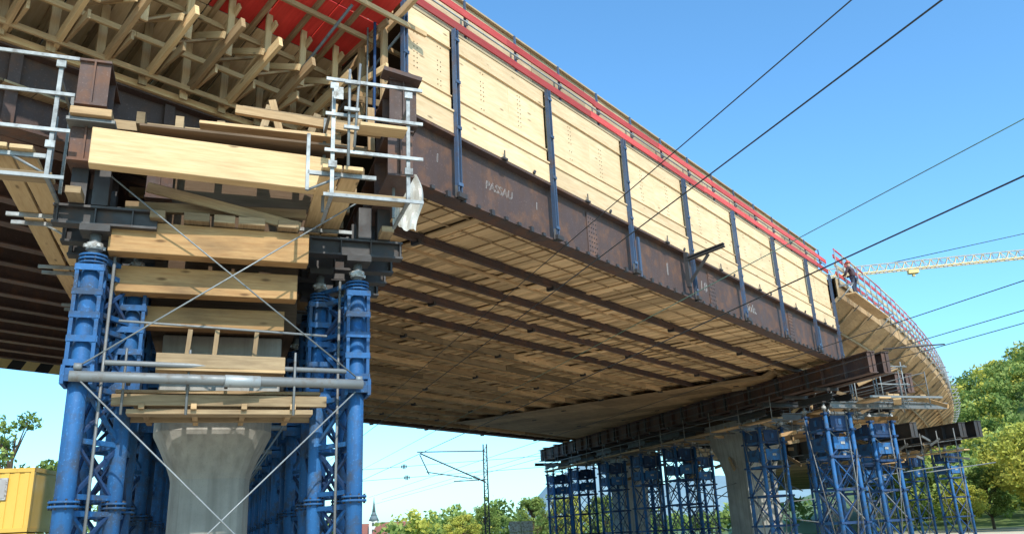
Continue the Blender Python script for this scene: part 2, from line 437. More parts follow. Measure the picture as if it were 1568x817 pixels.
def near_tower(sg):
    g=MB(); H=6.25; wx=.52*sg; lv=[.75,2.35,4.05,5.72]
    L=[(0,0),(wx,.8),(0,1.45),(wx,2.25)]
    for n_,(x,y) in enumerate(L):
        r=.128 if n_==0 else .112
        leg(g,x,y,H,r,'blue',lv)
        for dx,dy in ((.16,.16),(-.16,.16),(.16,-.16),(-.16,-.16)):
            g.box((x+dx,y+dy,4.2),(x+dx,y+dy,5.62),.05,.05,'blue',up=(0,1,0))
        for z in (4.22,4.56,4.90,5.24,5.6):
            for sx in (-1,1):
                g.box((x-.18,y+sx*.19,z),(x+.18,y+sx*.19,z),.014,.09,'blue')
                g.box((x+sx*.19,y-.18,z),(x+sx*.19,y+.18,z),.014,.09,'blue')
        for sx in (-1,1): g.box((x+sx*.18,y-.225,4.05),(x+sx*.18,y+.225,4.05),.05,.26,'blue')
        g.box((x-.21,y-.19,4.05),(x+.21,y-.19,4.05),.04,.18,'blue')
    for (a,b) in ((0,1),(2,3),(0,2),(1,3),(1,2)):
        p,q=V((*L[a],0)),V((*L[b],0))
        for i,z in enumerate(lv+[4.9,3.2,1.55]):
            for dz in ((-.11,.11) if i<5 else (0,)):
                g.box(p+V((0,0,z+dz)),q+V((0,0,z+dz)),.06,.07,'blue')
        zz=[.2,.75,1.55,2.35,3.2,4.05,4.9,5.7]
        for i in range(len(zz)-1):
            s,e=(p,q) if i%2 else (q,p)
            g.box(s+V((0,0,zz[i])),e+V((0,0,zz[i+1])),.045,.05,'blue' if i%3 else 'dblue')
            g.box(e+V((0.03,0.03,zz[i])),s+V((.03,0.03,zz[i+1])),.04,.04,'dblue')
    g.cyl((wx*.5,.2,.1),(wx*.5,.2,5.9),.022,'galvd',8)
    return g
gr_=near_tower(-1); gl_=near_tower(1)
meR=gr_.make('shoring_tower',None,0,T(0,0,0),ROT).data
p=T(-3.91,-.6,0)
meL=gl_.make('shoring_tower',None,0,p,ROT).data
for i in range(1,6):
    inst(meR,'shoring_tower',None,0,T(0,i*4.7,0),ROT); inst(meL,'shoring_tower',None,0,T(-3.91,-.6+i*4.7,0),ROT)

sup=group('support_crosshead_beams')
g=MB()
g.hb(T(.42,-1.55,7.55),T(.42,31,7.55),.82,.42,'steel',stiff=1.2)
g.hb(T(-4.15,-1.0,7.55),T(-4.15,29,7.55),.82,.42,'steel',stiff=1.2)
g.hb(T(-3.2,.2,7.55),T(-3.2,29,7.55),.82,.42,'steel',stiff=1.2)
g.hb(T(.45,-1.62,8.42),T(.45,-.3,8.42),.84,.46,'steel',stiff=.6)
g.hb(T(-4.12,-1.1,8.38),T(-4.12,.2,8.38),.76,.44,'steel',stiff=.6)
g.box(T(.1,-1.63,8.9),T(.72,-1.63,8.78),.3,.07,'steel')
for i in range(7):
    for c0,c1,ds,cs in ((-.85,.75,0,(.1,.42)),(-4.5,-3.1,-.6,(-3.9,-4.2))):
        for d in (0,.8,1.45,2.25):
            s=i*4.7+ds+d
            g.hb(T(c0,s,6.42),T(c1,s,6.42),.3,.22,'dsteel',stiff=.5)
            for c in cs: g.box(T(c,s-.12,6.86),T(c,s+.12,6.86),.22,.56,'dsteel')
        g.box(T(cs[1],i*4.7+ds-.5,6.64),T(cs[1],i*4.7+ds+2.8,6.64),.2,.1,'oldw')
g.make('steel_beams',sup)
g=MB()
g.box(T(-4.0,-1.35,7.19),T(-.62,-1.12,7.19),.22,.56,'beamw')
g.box(T(-4.35,-1.0,8.0-.18),T(-3.8,-1.0,7.82),.5,.12,'rough'); g.box(T(-4.4,-.95,7.72),T(-3.75,-.95,7.72),.45,.06,'galvd')
def stack(c0,c1,s,z0,z1,n,mat):
    h=(z1-z0)/n
    for i in range(n):
        g.box(T(c0+U(-.06,.06),s+U(-.02,.02),z0+h*(i+.5)),T(c1+U(-.06,.06),s+U(-.02,.02),z0+h*(i+.5)),.28,h-.008,mat)
stack(-3.75,-.85,-.45,5.92,6.42,1,'orange'); stack(-3.62,-.95,-.02,5.44,5.86,1,'orange')
stack(-3.5,-1.1,.42,5.02,5.36,1,'orange')
for c in (-3.1,-2.55,-2.15,-1.75,-1.2):
    g.box(T(c,-.75,6.50),T(c,2,6.50),U(.2,.4),.13,'oldw')
g.box(T(-3.6,-.3,6.75),T(-.9,-.3,6.85),.1,.16,'oldw')
g.box(T(-3.3,-.55,7.0),T(-1.0,-.5,6.55),.06,.16,'oldw')
g.make('timber_stack',sup,.008)
g=MB()
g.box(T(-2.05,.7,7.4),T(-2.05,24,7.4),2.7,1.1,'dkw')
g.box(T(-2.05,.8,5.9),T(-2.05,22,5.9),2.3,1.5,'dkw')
for c in (-3.45,-2.9,-2.3,-1.6,-1.0,-.5): g.box(T(c,-.9,7.98),T(c,20,7.98),.12,.2,'oldw')
for i in range(6): g.box(T(-3.9,-.2+i*.9,8.15),T(.2,-.2+i*.9,8.15),.12,.16,'oldw')
g.make('formwork_body',sup)
g=MB()
for i in range(6):
    c=-1.7+i*.36; g.box(T(c,-.6+U(-.2,.2),7.95),T(c+U(-.2,.2),-.5,8.7+U(-.1,.2)),.06,.12,'rough' if i%2 else 'oldw',up=EC)
g.box(T(-2.1,-1.0,8.25),T(.2,-1.0,8.12),.08,.14,'rough')
g.box(T(-2.6,-1.0,7.9),T(-.6,-1.1,7.86),.3,.05,'rough'); g.box(T(-3.4,-1.2,7.62),T(-.4,-1.2,7.62),.4,.04,'dkw')
g.box(T(-2.0,-.6,8.50),T(.1,-.6,8.42),.05,.10,'oldw')
g.make('packing_timbers',sup,.004)

pier=group('bridge_pier')
def pier_mesh(name,parent,c,s,wb,wt,hb,ht,ln,lt):
    g=MB(); NS=24
    def ring(w,l,z):
        pts=[]
        for k in range(NS):
            a=2*math.pi*(k+.5)/NS; ca,sa=math.cos(a),math.sin(a); e=.38
            pts.append(T(c+math.copysign(abs(ca)**e,ca)*w/2,s+ln/2+math.copysign(abs(sa)**e,sa)*l/2,z))
        return pts
    rings=[ring(wb*1.03,ln,-.3),ring(wb,ln,hb)]
    for t in (.12,.28,.45,.65,.85,1.0):
        k=t**1.25; rings.append(ring(wb+(wt-wb)*k,ln+(lt-ln)*k,hb+(ht-hb)*t))
    rings.append(ring(wt,lt,ht+.25))
    for a,b in zip(rings[:-1],rings[1:]):
        for i in range(NS):
            j=(i+1)%NS; g.face([a[i],a[j],b[j],b[i]],'conc',r=.5,smooth=True)
    g.face(rings[-1],'conc',r=.5); g.make(name,parent)
pier_mesh('pier_shaft',pier,-2.12,2.0,1.34,2.0,2.85,3.62,3.2,4.0)
g=MB()
g.box(T(-2.05,1.2,4.55),T(-2.05,6,4.55),1.9,1.15,'conc',r=.2)
g.make('pier_head',pier,.02)
plat=group('work_platform')
g=MB()
g.cyl(T(-4.0,-.85,4.02),T(.05,-.35,4.06),.075,'galvd',16); g.cyl(T(-2.0,-.62,4.03),T(-1.5,-.56,4.03),.09,'galv',16)
for c in (-3.3,-2.0,-1.2,-.6): g.cyl(T(c,-.75+(c+4)*.12,4.03),T(c+.05,-.75+(c+4)*.12,4.03),.1,'dsteel',14)
g.cyl(T(-3.6,-.72,4.24),T(-.2,-.3,4.27),.04,'galvd',8)
for i in range(3): g.box(T(-2.95+i*.02,-.5+i*.27,4.20),T(-1.15,-.4+i*.27,4.20),.24,.05,'rough')
g.box(T(-2.95,-.62,4.32),T(-1.15,-.5,4.32),.04,.2,'oldw')
for i in range(5): g.box(T(-3.4+U(-.1,.1),-.15+i*.3,3.92),T(-.55+U(-.1,.1),-.15+i*.3,3.92),.27,.05,'oldw')
g.box(T(-3.5,-.35,3.78),T(-.5,-.3,3.78),.12,.16,'oldw'); g.box(T(-3.45,.9,3.74),T(-.5,.9,3.74),.12,.2,'oldw')
g.box(T(-3.3,-.2,3.62),T(-.7,-.2,3.62),.3,.07,'oldw')
for c in (-3.1,-2.4,-1.7,-1.0): g.box(T(c,-.42,3.69),T(c,1.4,3.69),.08,.08,'rough')
for c in (-3.35,-2.5,-1.0): g.cyl(T(c,-.5,3.55),T(c,-.5,4.5),.02,'galvd',8)
g.cyl(T(-3.5,-.5,4.9),T(-.5,-.2,4.85),.02,'galvd',8)
for c in (-2.6,-2.2,-1.6): g.box(T(c,.3,4.2),T(c+.05,.3,5.0),.07,.07,'oldw')
g.make('decking',plat,.004)
rods=group('tension_rod_bracing')
g=MB()
def rod(a,b,r=.012): g.cyl(a,b,r,'galv',6)
rod(T(-3.75,-.95,6.95),T(0,-.3,4.15)); rod(T(-3.9,-.85,4.15),T(-.15,-.9,6.9))
rod(T(-3.85,-.85,3.95),T(-.1,-.3,.3)); rod(T(-.05,-.3,3.95),T(-3.8,-.8,.2))
rod(T(-3.1,2.4,6.5),T(-.8,2.4,4.0)); rod(T(-.8,2.5,6.5),T(-3.1,2.5,4.0)); rod(T(-3.1,2.6,4.0),T(-.8,2.6,.3)); rod(T(-.8,2.7,4.0),T(-3.1,2.7,.3))
for a in (T(0,-.3,4.15),T(-3.9,-.85,4.15)): g.cyl(a-EC*.05,a+EC*.05,.05,'galv',10)
for i in range(1,5):
    s=i*4.7
    rod(T(-3.1,s,4.0),T(-.8,s,.5),.02);rod(T(-.8,s,4.0),T(-3.1,s,.5),.02); g.cyl(T(-3.2,s,4.05),T(-.7,s,4.05),.06,'galvd',8)
g.make('rods',rods)

def walkway(c,s_start,name,zf,left=False):
    w=group(name); g=MB()
    for k in range(2):
        cc=c-.16+k*.31; s=s_start
        while s<26:
            L=2.6; g.box(T(cc,s,zf+U(-.01,.01)),T(cc+U(-.02,.02),s+L,zf),.28,.06,'beamw' if s<3 else 'rough'); s+=L+.12
    g.make('planks',w,.004)
    g=MB()
    s=s_start+.12
    while s<25:
        a,b=c-.5,c+.5
        for d in (0,2.35):
            g.box(T(a,s+d,zf-.07),T(b,s+d,zf-.07),.05,.06,'galv')
        e=b if left else a
        g.box(T(e,s,zf-.35),T(e,s,zf+.55),.05,.05,'galv',up=ES)
        g.cyl(T(e,s,zf-.35),T(c,s,zf-.08),.02,'galv',6)
        s+=2.72
    g.make('brackets',w)
walkway(-.55,-2.1,'scaffold_walkway',6.92); walkway(-4.95,-1.6,'scaffold_walkway',7.0,left=True)

def rail_frame(name,c0,c1,s,z0,z1,depth):
    r=group(name); g=MB()
    for c in (c0,c1):
        g.box(T(c,s,z0),T(c,s,z1),.055,.05,'galv',up=ES)
        g.box(T(c,s+depth,z0+.2),T(c,s+depth,z1-.1),.045,.045,'galvd',up=ES)
        g.box(T(c+.002,s,z0+.03),T(c+.002,s+depth,z0+.03),.045,.045,'galv'); g.box(T(c+.002,s,z1-.35),T(c+.002,s+depth,z1-.35),.04,.04,'galvd')
        for z in (z0+.5,z1-.15):
            g.box(T(c-.06,s-.045,z),T(c+.06,s-.045,z),.04,.10,'galv')
    for z in (z0+.02,z0+.72,z1-.62,z1-.04):
        g.box(T(c0-.12,s-.045,z),T(c1+.22,s-.045,z),.03,.05,'galv')
    g.box(T(c0-.05,s+.2,z0+.1),T(c1+.05,s+.2,z0+.1),.3,.05,'oldw')
    g.make('rail',r); return r
rail_frame('guard_rail',-.72,.40,-2.15,6.42,8.35,1.1)
r2=rail_frame('guard_rail',-5.75,-4.45,-1.6,6.55,8.45,1.0)
g=MB()
g.cyl(T(-.5,-2.22,6.9),T(-.5,-2.22,8.5),.022,'galv',8); g.cyl(T(-.42,-2.25,7.2),T(-.35,-2.25,8.6),.02,'galvd',8)
for z in (7.5,7.8,8.25): g.box(T(-.58,-2.27,z),T(-.36,-2.27,z),.05,.05,'galv')
g.box(T(-.74,-2.3,8.03),T(-.6,-2.3,8.03),.01,.2,'white')
g.box(T(-.35,-2.2,7.55),T(.35,-2.2,7.55),.3,.05,'beamw')
g.make('clamp_tubes',r2)
g=MB(); nx,nz=12,20
P=[[None]*nz for _ in range(nx)]
for i in range(nx):
    for j in range(nz):
        x=i/(nx-1);z=j/(nz-1)
        n=noise.noise(V((x*3,z*2,1)))*.14+noise.noise(V((x*9,z*3,5)))*.07
        wdt=.5*(1-.45*abs(z-.5))
        P[i][j]=T(.78+(x-.5)*wdt+.05*math.sin(z*5),-.35+n,7.75-z*1.0-.12*abs(x-.4)+.05*math.sin(x*9))
for i in range(nx-1):
    for j in range(nz-1): g.face([P[i][j],P[i+1][j],P[i+1][j+1],P[i][j+1]],'tarp',smooth=True)
g.make('plastic_sheet')

# ================================================================ far supports
def far_tower_mesh():
    g=MB();H=6.7;w=1.25
    L=[(-w/2,-w/2),(w/2,-w/2),(w/2,w/2),(-w/2,w/2)]
    lv=[.3,1.6,2.9,4.2,5.3]
    for x,y in L:
        g.box((x,y,0),(x,y,.04),.4,.4,'dsteel',up=(0,1,0)); g.cyl((x,y,.04),(x,y,H-.7),.085,'blue',10)
        for z in lv+[5.95]: g.box((x,y,z-.04),(x,y,z+.04),.26,.26,'dblue',up=(0,1,0))
        g.cyl((x,y,H-.7),(x,y,H-.3),.055,'galv',8); g.cyl((x,y,H-.58),(x,y,H-.45),.10,'white',10)
        g.box((x,y,H-.3),(x,y,H-.25),.3,.3,'dsteel',up=(0,1,0))
    for i in range(4):
        p,q=V((*L[i],0)),V((*L[(i+1)%4],0))
        for z in lv:
            g.box(p+V((0,0,z)),q+V((0,0,z)),.06,.10,'blue' if i%2 else 'dblue')
        for k in range(len(lv)-1):
            g.box(p+V((0,0,lv[k])),q+V((0,0,lv[k+1])),.04,.05,'dblue'); g.box(q+V((0,0,lv[k]))+V((.03,.03,0)),p+V((0,0,lv[k+1]))+V((.03,.03,0)),.04,.04,'galvd' if k%2 else 'blue')
        n=(p+q)/2; n.normalize()
        a=p*.84+q*.16+n*.02;b=p*.16+q*.84+n*.02
        g.box(a+V((0,0,5.62)),b+V((0,0,5.62)),.04,.5,'dblue'); g.box(a+V((0,0,4.75)),b+V((0,0,4.75)),.04,.5,'blue')
        g.box((a+b)/2+n*.04+V((0,0,5.5)),(a+b)/2+n*.04+V((0,0,5.74)),.14,.02,'blue',up=n)
        g.box((a+b)/2+n*.035+V((0,0,4.7)),(a+b)/2+n*.035+V((0,0,4.8)),.2,.02,'white' if i%2==0 else 'dblue',up=n)
    for d in (-.5,.5):
        g.hb((d,-1.1,H-.1),(d,1.1,H-.1),.28,.2,'dsteel')
    g.cyl((.3,-.75,.2),(.3,-.75,6.2),.022,'galvd',6); g.cyl((-.2,-.75,.2),(.6,-.75,4.5),.022,'galvd',6); g.cyl((-.75,-.3,1.0),(-.75,.6,6.0),.022,'galvd',6)
    return g
B0=V((13.7,34.3,0))
def FT(c,s,z): p=B0+EC*c+ES*s; return V((p.x,p.y,z))
fm=far_tower_mesh().make('shoring_tower',None,0,FT(-.2,1.2,0),ROT).data
for s in (5.8,13.6,17.6,22.2,27.0,31.5): inst(fm,'shoring_tower',None,0,FT(-.2,s,0),ROT)
for s in (3.6,6.4,13,19,26): inst(fm,'shoring_tower',None,0,FT(4.3,s,0),ROT)
fs=group('far_support_beams')
g=MB()
for c in (-.55,.15):
    g.hb(FT(c,-2.3,7.55),FT(c,34,7.55),.86,.38,'steel',stiff=1.4)
for c in (4.1,4.7): g.hb(FT(c,1.2,7.45),FT(c,36,7.45),.86,.38,'steel',stiff=1.4)
for i in range(16):
    s=1+i*2.1; g.box(FT(-.9,s,8.02),FT(.6,s,8.02),.2,.08,'rough'); g.box(FT(-.8,s,7.05),FT(.4,s,7.05),.16,.14,'dsteel')
    g.box(FT(-.8,s+.4,7.15),FT(-.8,s+.4,7.95),.12,.10,'dsteel',up=ES)
    if i%2: g.hb(FT(-1.3,s+.9,6.85),FT(1.0,s+.9,6.85),.22,.2,'dsteel')
g.make('cap_beams',fs)
g=MB()
for c,z,mat in ((1.3,6.5,'rough'),(1.6,6.5,'beamw'),(3.0,6.5,'rough')):
    g.box(FT(c,-1.0,z),FT(c,30,z),.28,.06,mat)
for i in range(22):
    s=-1.0+i*1.45
    for c in (1.9,3.3):
        g.cyl(FT(c,s,6.0),FT(c,s,7.5),.025,'galvd',6)
    g.box(FT(.2,s,6.42),FT(4,s,6.42),.06,.08,'galvd')
    if R()<.7: g.box(FT(U(-1.5,3),s,6.2),FT(U(0,4),s+U(-.5,1.5),6.2+U(-.6,.4)),.08,.14,'oldw' if R()<.5 else 'rough')
for c in (1.9,3.3):
    for z in (7.0,7.45): g.cyl(FT(c,-1.0,z),FT(c,30,z),.022,'galvd',6)
# hanging walkway under the front beam
for c,z in ((-1.05,6.15),(-1.32,6.15)):
    s=3.2
    while s<31: g.box(FT(c,s,z),FT(c,s+2.5,z),.26,.05,'rough' if R()<.5 else 'oldw'); s+=2.55
for i in range(12):
    s=3.2+i*2.5; g.box(FT(-1.55,s,6.08),FT(-.1,s,6.08),.05,.07,'galvd'); g.cyl(FT(-1.5,s,6.05),FT(-1.5,s,7.1),.022,'galvd',6); g.cyl(FT(-1.5,s,6.05),FT(-.7,s,5.6),.02,'galvd',6)
g.cyl(FT(-1.5,3.2,6.65),FT(-1.5,31,6.65),.02,'galvd',6)
for s in (-.9,.6,2.1):
    for c in (1.0,2.2): g.cyl(FT(c,s,6.1),FT(c,s,7.9),.028,'galv',6)
for z in (6.3,6.95,7.7):
    g.cyl(FT(.8,-.9,z),FT(2.5,-.9,z),.028,'galv',6); g.cyl(FT(2.2,-1.1,z),FT(2.2,2.4,z),.025,'galv',6)
g.cyl(FT(.2,-2.2,8.1),FT(3.2,-2.4,8.35),.03,'dsteel',8)
g.box(FT(.8,-1.2,6.35),FT(.8,4,6.35),.6,.06,'rough'); g.box(FT(1.4,-1.2,6.3),FT(4.0,1.5,6.3),.3,.06,'beamw')
for s in (.2,3.4,7.6): g.hb(FT(-.8,s,6.25),FT(5.4,s,6.25),.26,.22,'galvd')
for i in range(75):
    a=FT(U(.6,4.5),U(0,24),U(5.0,7.9)); b=a+V((U(-1.6,1.6),U(-1.6,1.6),U(-.7,.7)))
    m=random.choice(['rough','oldw','rough','galvd','orange'])
    if m=='galvd': g.cyl(a,b,.025,'galvd',6)
    else: g.box(a,b,.08,.16,m)
# tubes between towers
for i in range(26):
    a=FT(U(-.8,5),U(-.3,20),U(1.0,5.2)); 
    b=a+(ES*U(2,4) if i%2 else EC*U(1.5,4))+V((0,0,U(-1.2,1.2)))
    g.cyl(a,b,.026,'galvd',6)
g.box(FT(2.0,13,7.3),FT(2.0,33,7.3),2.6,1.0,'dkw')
g.make('scaffolding',fs)
fp=group('bridge_pier')
g=MB()
def hammer(c,s,fn):
    ring=lambda w,l,z:[fn(c-w/2,s-l/2,z),fn(c+w/2,s-l/2,z),fn(c+w/2,s+l/2,z),fn(c-w/2,s+l/2,z)]
    rs=[ring(1.8,1.9,-.3),ring(1.8,1.9,4.2),ring(1.9,2.8,5.2),ring(2.1,4.4,6.3),ring(2.1,4.6,6.9)]
    for a,b in zip(rs[:-1],rs[1:]):
        for i in range(4): g.face([a[i],a[(i+1)%4],b[(i+1)%4],b[i]],'conc',r=.5)
    g.face(rs[-1],'conc',r=.5)
hammer(1.9,10.2,FT); hammer(2.1,24.5,FT)
g.make('pier_shaft',fp)
C0=V((31.2,59.2,0))
def HT(c,s,z): p=C0+EC*c+ES*s; return V((p.x,p.y,z))
for i in range(3): inst(fm,'shoring_tower',None,0,HT(-.4,1.4+i*3.4,0),ROT)
for i in range(2): inst(fm,'shoring_tower',None,0,HT(-5.5,4+i*4.6,0),ROT)
ts=group('third_support_beams')
g=MB()
g.hb(HT(0,-1.5,7.3),HT(0,20,7.3),1.1,.6,'dsteel',stiff=1.5); g.hb(HT(-.9,-1.0,7.3),HT(-.9,20,7.3),1.0,.6,'dsteel',stiff=1.5)
g.hb(HT(-5.2,-1.0,7.3),HT(-5.2,20,7.3),1.0,.6,'dsteel',stiff=1.5)
for s in range(0,10): g.cyl(HT(-1.8,s*1.5-1,5.5),HT(-1.8,s*1.5-1,7.4),.04,'galvd',6)
for z in (6,6.6): g.cyl(HT(-1.8,-1.5,z),HT(-1.8,14,z),.035,'galvd',6)
g.box(HT(-1.5,-1.5,5.9),HT(-1.5,14,5.9),.5,.07,'rough')
for i in range(30):
    a=HT(U(-5,0),U(-1,10),U(5.5,6.9)); b=a+V((U(-1.6,1.6),U(-1.6,1.6),U(-.6,.6))); g.box(a,b,.08,.14,random.choice(['rough','galvd','oldw']))
g.make('beams',ts)

# ================================================================ curved far deck
fd=group('curved_bridge_deck')
path=[];p=V((13.7,34.3,0))+D*.3;l=0
while l<150:
    az=math.radians(36.2-.19*l); d=V((math.sin(az),math.cos(az),0)); path.append((p.copy(),d,V((-d.y,d.x,0)))); p=p+d*1.2; l+=1.2
def FP(i,q,z): p,d,n=path[i]; r=p+n*q; return V((r.x,r.y,z))
prof=[(-.25,11.75),(-.25,11.3),(-.25,10.9),(.35,10.45),(1.1,9.95),(1.9,9.35),(2.6,8.7),(3.1,8.2),(3.6,8.0),(6,8.0),(9,8.0),(13,8.0),(18,8.0),(22,8.0)]
g=MB()
for i in range(len(path)-1):
    for j in range(len(prof)-1):
        a,b=prof[j],prof[j+1]
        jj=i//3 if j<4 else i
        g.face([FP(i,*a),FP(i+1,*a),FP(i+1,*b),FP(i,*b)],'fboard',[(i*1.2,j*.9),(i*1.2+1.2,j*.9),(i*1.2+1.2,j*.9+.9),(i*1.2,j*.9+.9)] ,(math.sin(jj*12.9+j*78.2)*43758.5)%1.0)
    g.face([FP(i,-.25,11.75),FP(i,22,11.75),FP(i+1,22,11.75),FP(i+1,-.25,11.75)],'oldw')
for i in range(0,len(path)-1):
    if i%2==0:
        for a,b in zip(prof[:9],prof[1:10]):
            g.box(FP(i,a[0]-.0,a[1]-.05),FP(i,b[0],b[1]-.05),.09,.14,'oldw')
for q,z in ((.8,10.0),(2.0,9.1),(3.0,8.1)):
    for i in range(len(path)-1): g.box(FP(i,q,z),FP(i+1,q,z),.1,.1,'oldw',r=.5)
g.make('curved_soffit',fd)
g=MB()
for i in range(len(path)-1):
    for z,m in ((11.95,'red'),(12.35,'ply2'),(12.75,'red')):
        g.box(FP(i,-.3,z),FP(i+1,-.3,z+U(-.02,.02)),.04,.17,m)
    g.box(FP(i,-.33,11.6),FP(i+1,-.33,11.6),.06,.2,'ply2')
    g.cyl(FP(i,-.38,11.3),FP(i,-.38,13.0),.03,'galv',6)
    if i%2==0:
        g.box(FP(i,-.95,11.35),FP(i,-.2,11.35),.05,.07,'galv'); g.cyl(FP(i,-.9,11.3),FP(i,-.2,10.7),.025,'galv',6)
    g.box(FP(i,-.36,13.05),FP(i+1,-.36,13.05),.05,.06,'ply2' if i%3 else 'red')
g.make('edge_guard_rail',fd)

# ================================================================ worker
def worker(loc,rot):
    w=group('construction_worker')
    def mk(name,vs,es,rad,mat):
        me=bpy.data.meshes.new(name); me.from_pydata(vs,es,[]); me.materials.append(M[mat])
        o=bpy.data.objects.new(name,me); COL.objects.link(o); o.parent=w
        o.modifiers.new('skin','SKIN')
        if not me.skin_vertices: return
        for i,r in enumerate(rad): me.skin_vertices[0].data[i].radius=(r,r)
        me.skin_vertices[0].data[0].use_root=True
        sb=o.modifiers.new('sub','SUBSURF'); sb.levels=1; sb.render_levels=2
    mk('legs',[(0,0,.95),(-.1,0,.88),(-.12,.03,.48),(-.12,-.02,.08),(-.12,.12,.04),(.1,0,.88),(.13,.08,.48),(.13,.0,.08),(.13,.14,.04)],
       [(0,1),(1,2),(2,3),(3,4),(0,5),(5,6),(6,7),(7,8)],[.13,.1,.065,.045,.035,.1,.065,.045,.035],'trou')
    mk('jacket',[(0,0,.95),(0,.03,1.15),(0,.08,1.36),(0,.1,1.46),(-.19,.1,1.4),(-.24,.2,1.14),(-.16,.42,1.08),(.19,.1,1.4),(.25,.2,1.14),(.17,.42,1.08)],
       [(0,1),(1,2),(2,3),(2,4),(4,5),(5,6),(2,7),(7,8),(8,9)],[.14,.14,.15,.06,.075,.055,.042,.075,.055,.042],'vest')
    mk('head',[(0,.11,1.46),(0,.13,1.54),(0,.15,1.62),(0,.15,1.70),(0,.25,1.6)],[(0,1),(1,2),(2,3),(2,4)],[.055,.06,.09,.08,.02],'skin')
    g=MB()
    for k in range(5):
        a0=k/5*math.pi/2;a1=(k+1)/5*math.pi/2
        g.cyl((0,.15,1.66+.12*math.sin(a0)),(0,.15,1.66+.12*math.sin(a1)),.125*math.cos(a0),'helm',14,.125*math.cos(a1)+.001)
    g.box((0,.2,1.665),(0,.33,1.655),.18,.012,'helm')
    for sx in (-1,1):
        hx,hy,hz=sx*.165,.44,1.07
        g.box((hx,hy,hz),(hx,hy+.09,hz-.01),.075,.03,'skin')
        for f in range(4):
            fx=hx-.03+f*.02; g.cyl((fx,hy+.09,hz-.01),(fx,hy+.13+.01*(f in(1,2)),hz-.015),.009,'skin',6); g.cyl((fx,hy+.13+.01*(f in(1,2)),hz-.015),(fx,hy+.14,hz-.05),.008,'skin',6)
        g.cyl((hx-sx*.035,hy+.03,hz),(hx-sx*.065,hy+.08,hz-.02),.01,'skin',6)
    g.make('helmet_and_hands',w)
    w.location=loc; w.rotation_euler=(0,0,rot)
worker(FP(1,-.72,10.98),math.radians(40))
g=MB(); g.box(FP(0,-.72,10.95),FP(5,-.72,10.95),.5,.05,'rough'); g.make('platform_plank',fd)

# ================================================================ wires
wires=group('overhead_wires')
g=MB()
for x,y,z,r,m in ((3.75,9.3,6.7,.011,'wire'),(2.6,11.8,7.3,.009,'wire'),(6.8,10,5.9,.013,'wire'),(7.8,11.1,7.3,.010,'wireg'),(12.1,18.8,6.9,.012,'wire'),(13.3,21,6.7,.012,'wire'),(12.5,19.8,6.1,.011,'wire')):
    p=V((x,y,z)); a=p-ES*25; b=p+ES*90; n=40
    for i in range(n): g.cyl(a.lerp(b,i/n),a.lerp(b,(i+1)/n),r,m,6,caps=False)
g.make('wires',wires)
mast=group('catenary_mast')
g=MB(); mx,my=-2.7,63.5
for sx in (-.16,.16):
    for sy in (-.12,.12): g.box((mx+sx,my+sy,0),(mx+sx*.8,my+sy*.8,8.4),.09,.09,'dsteel',up=(0,1,0))
for i in range(16):
    z=.3+i*.5; sgn=1 if i%2 else -1
    g.box((mx-.16*sgn,my-.13,z),(mx+.16*sgn,my-.13,z+.5),.045,.045,'dsteel'); g.box((mx-.16,my-.13,z),(mx+.16,my-.13,z),.045,.045,'dsteel')
for p,q,r in (((mx,my,5.6),(mx-4.9,my-.5,7.9),.05),((mx,my,7.9),(mx-5.1,my-.5,8.0),.04),((mx,my,5.8),(mx-2.4,my-.2,5.75),.035),((mx-4.9,my-.5,7.8),(mx-4.2,my-.5,6.3),.04),((mx-4.4,my-.5,6.5),(mx-1.0,my-.2,5.9),.035)):
    g.cyl(p,q,r,'dsteel',8)
for k in range(6): g.cyl((mx-.5-k*.08,my,5.83+k*.038),(mx-.53-k*.08,my,5.845+k*.038),.13,'dsteel',10)
g.box((mx,my,0),(mx,my,.4),.8,.8,'conc',up=(0,1,0))
g.make('lattice_mast',mast)
g=MB()
for x,z in ((-8.6,6.9),(-8.4,6.1)):
    for k in range(4): g.cyl((x-.25+k*.12,62,z),(x-.2+k*.12,62,z),.17 if k in(1,2) else .10,'dsteel',12)
    g.cyl((x-14,62.3,z-.4),(x+14,61.7,z+.4),.015,'wire',5)
g.make('insulators',mast)
for c0 in (4.7,9.2,15.0):
    tr=group('railway_track'); g=MB()
    a=T(c0-1.9,-60,.006);b=T(c0+1.9,-60,.006);c=T(c0+1.9,200,.006);d=T(c0-1.9,200,.006)
    a2=T(c0-1.3,-60,.25);b2=T(c0+1.3,-60,.25);c2=T(c0+1.3,200,.25);d2=T(c0-1.3,200,.25)
    g.face([a2,b2,c2,d2],'ballast');g.face([a,a2,d2,d],'ballast');g.face([b,c,c2,b2],'ballast')
    for i in range(200): g.box(T(c0-1.2,-30+i*.65,.29),T(c0+1.2,-30+i*.65,.29),.25,.12,'conc')
    for r in (-.75,.75):
        g.box(T(c0+r,-60,.37),T(c0+r,200,.37),.12,.03,'rail'); g.box(T(c0+r,-60,.44),T(c0+r,200,.44),.02,.11,'rail'); g.box(T(c0+r,-60,.51),T(c0+r,200,.51),.07,.04,'rail')
    g.make('ballast_and_rails',tr)

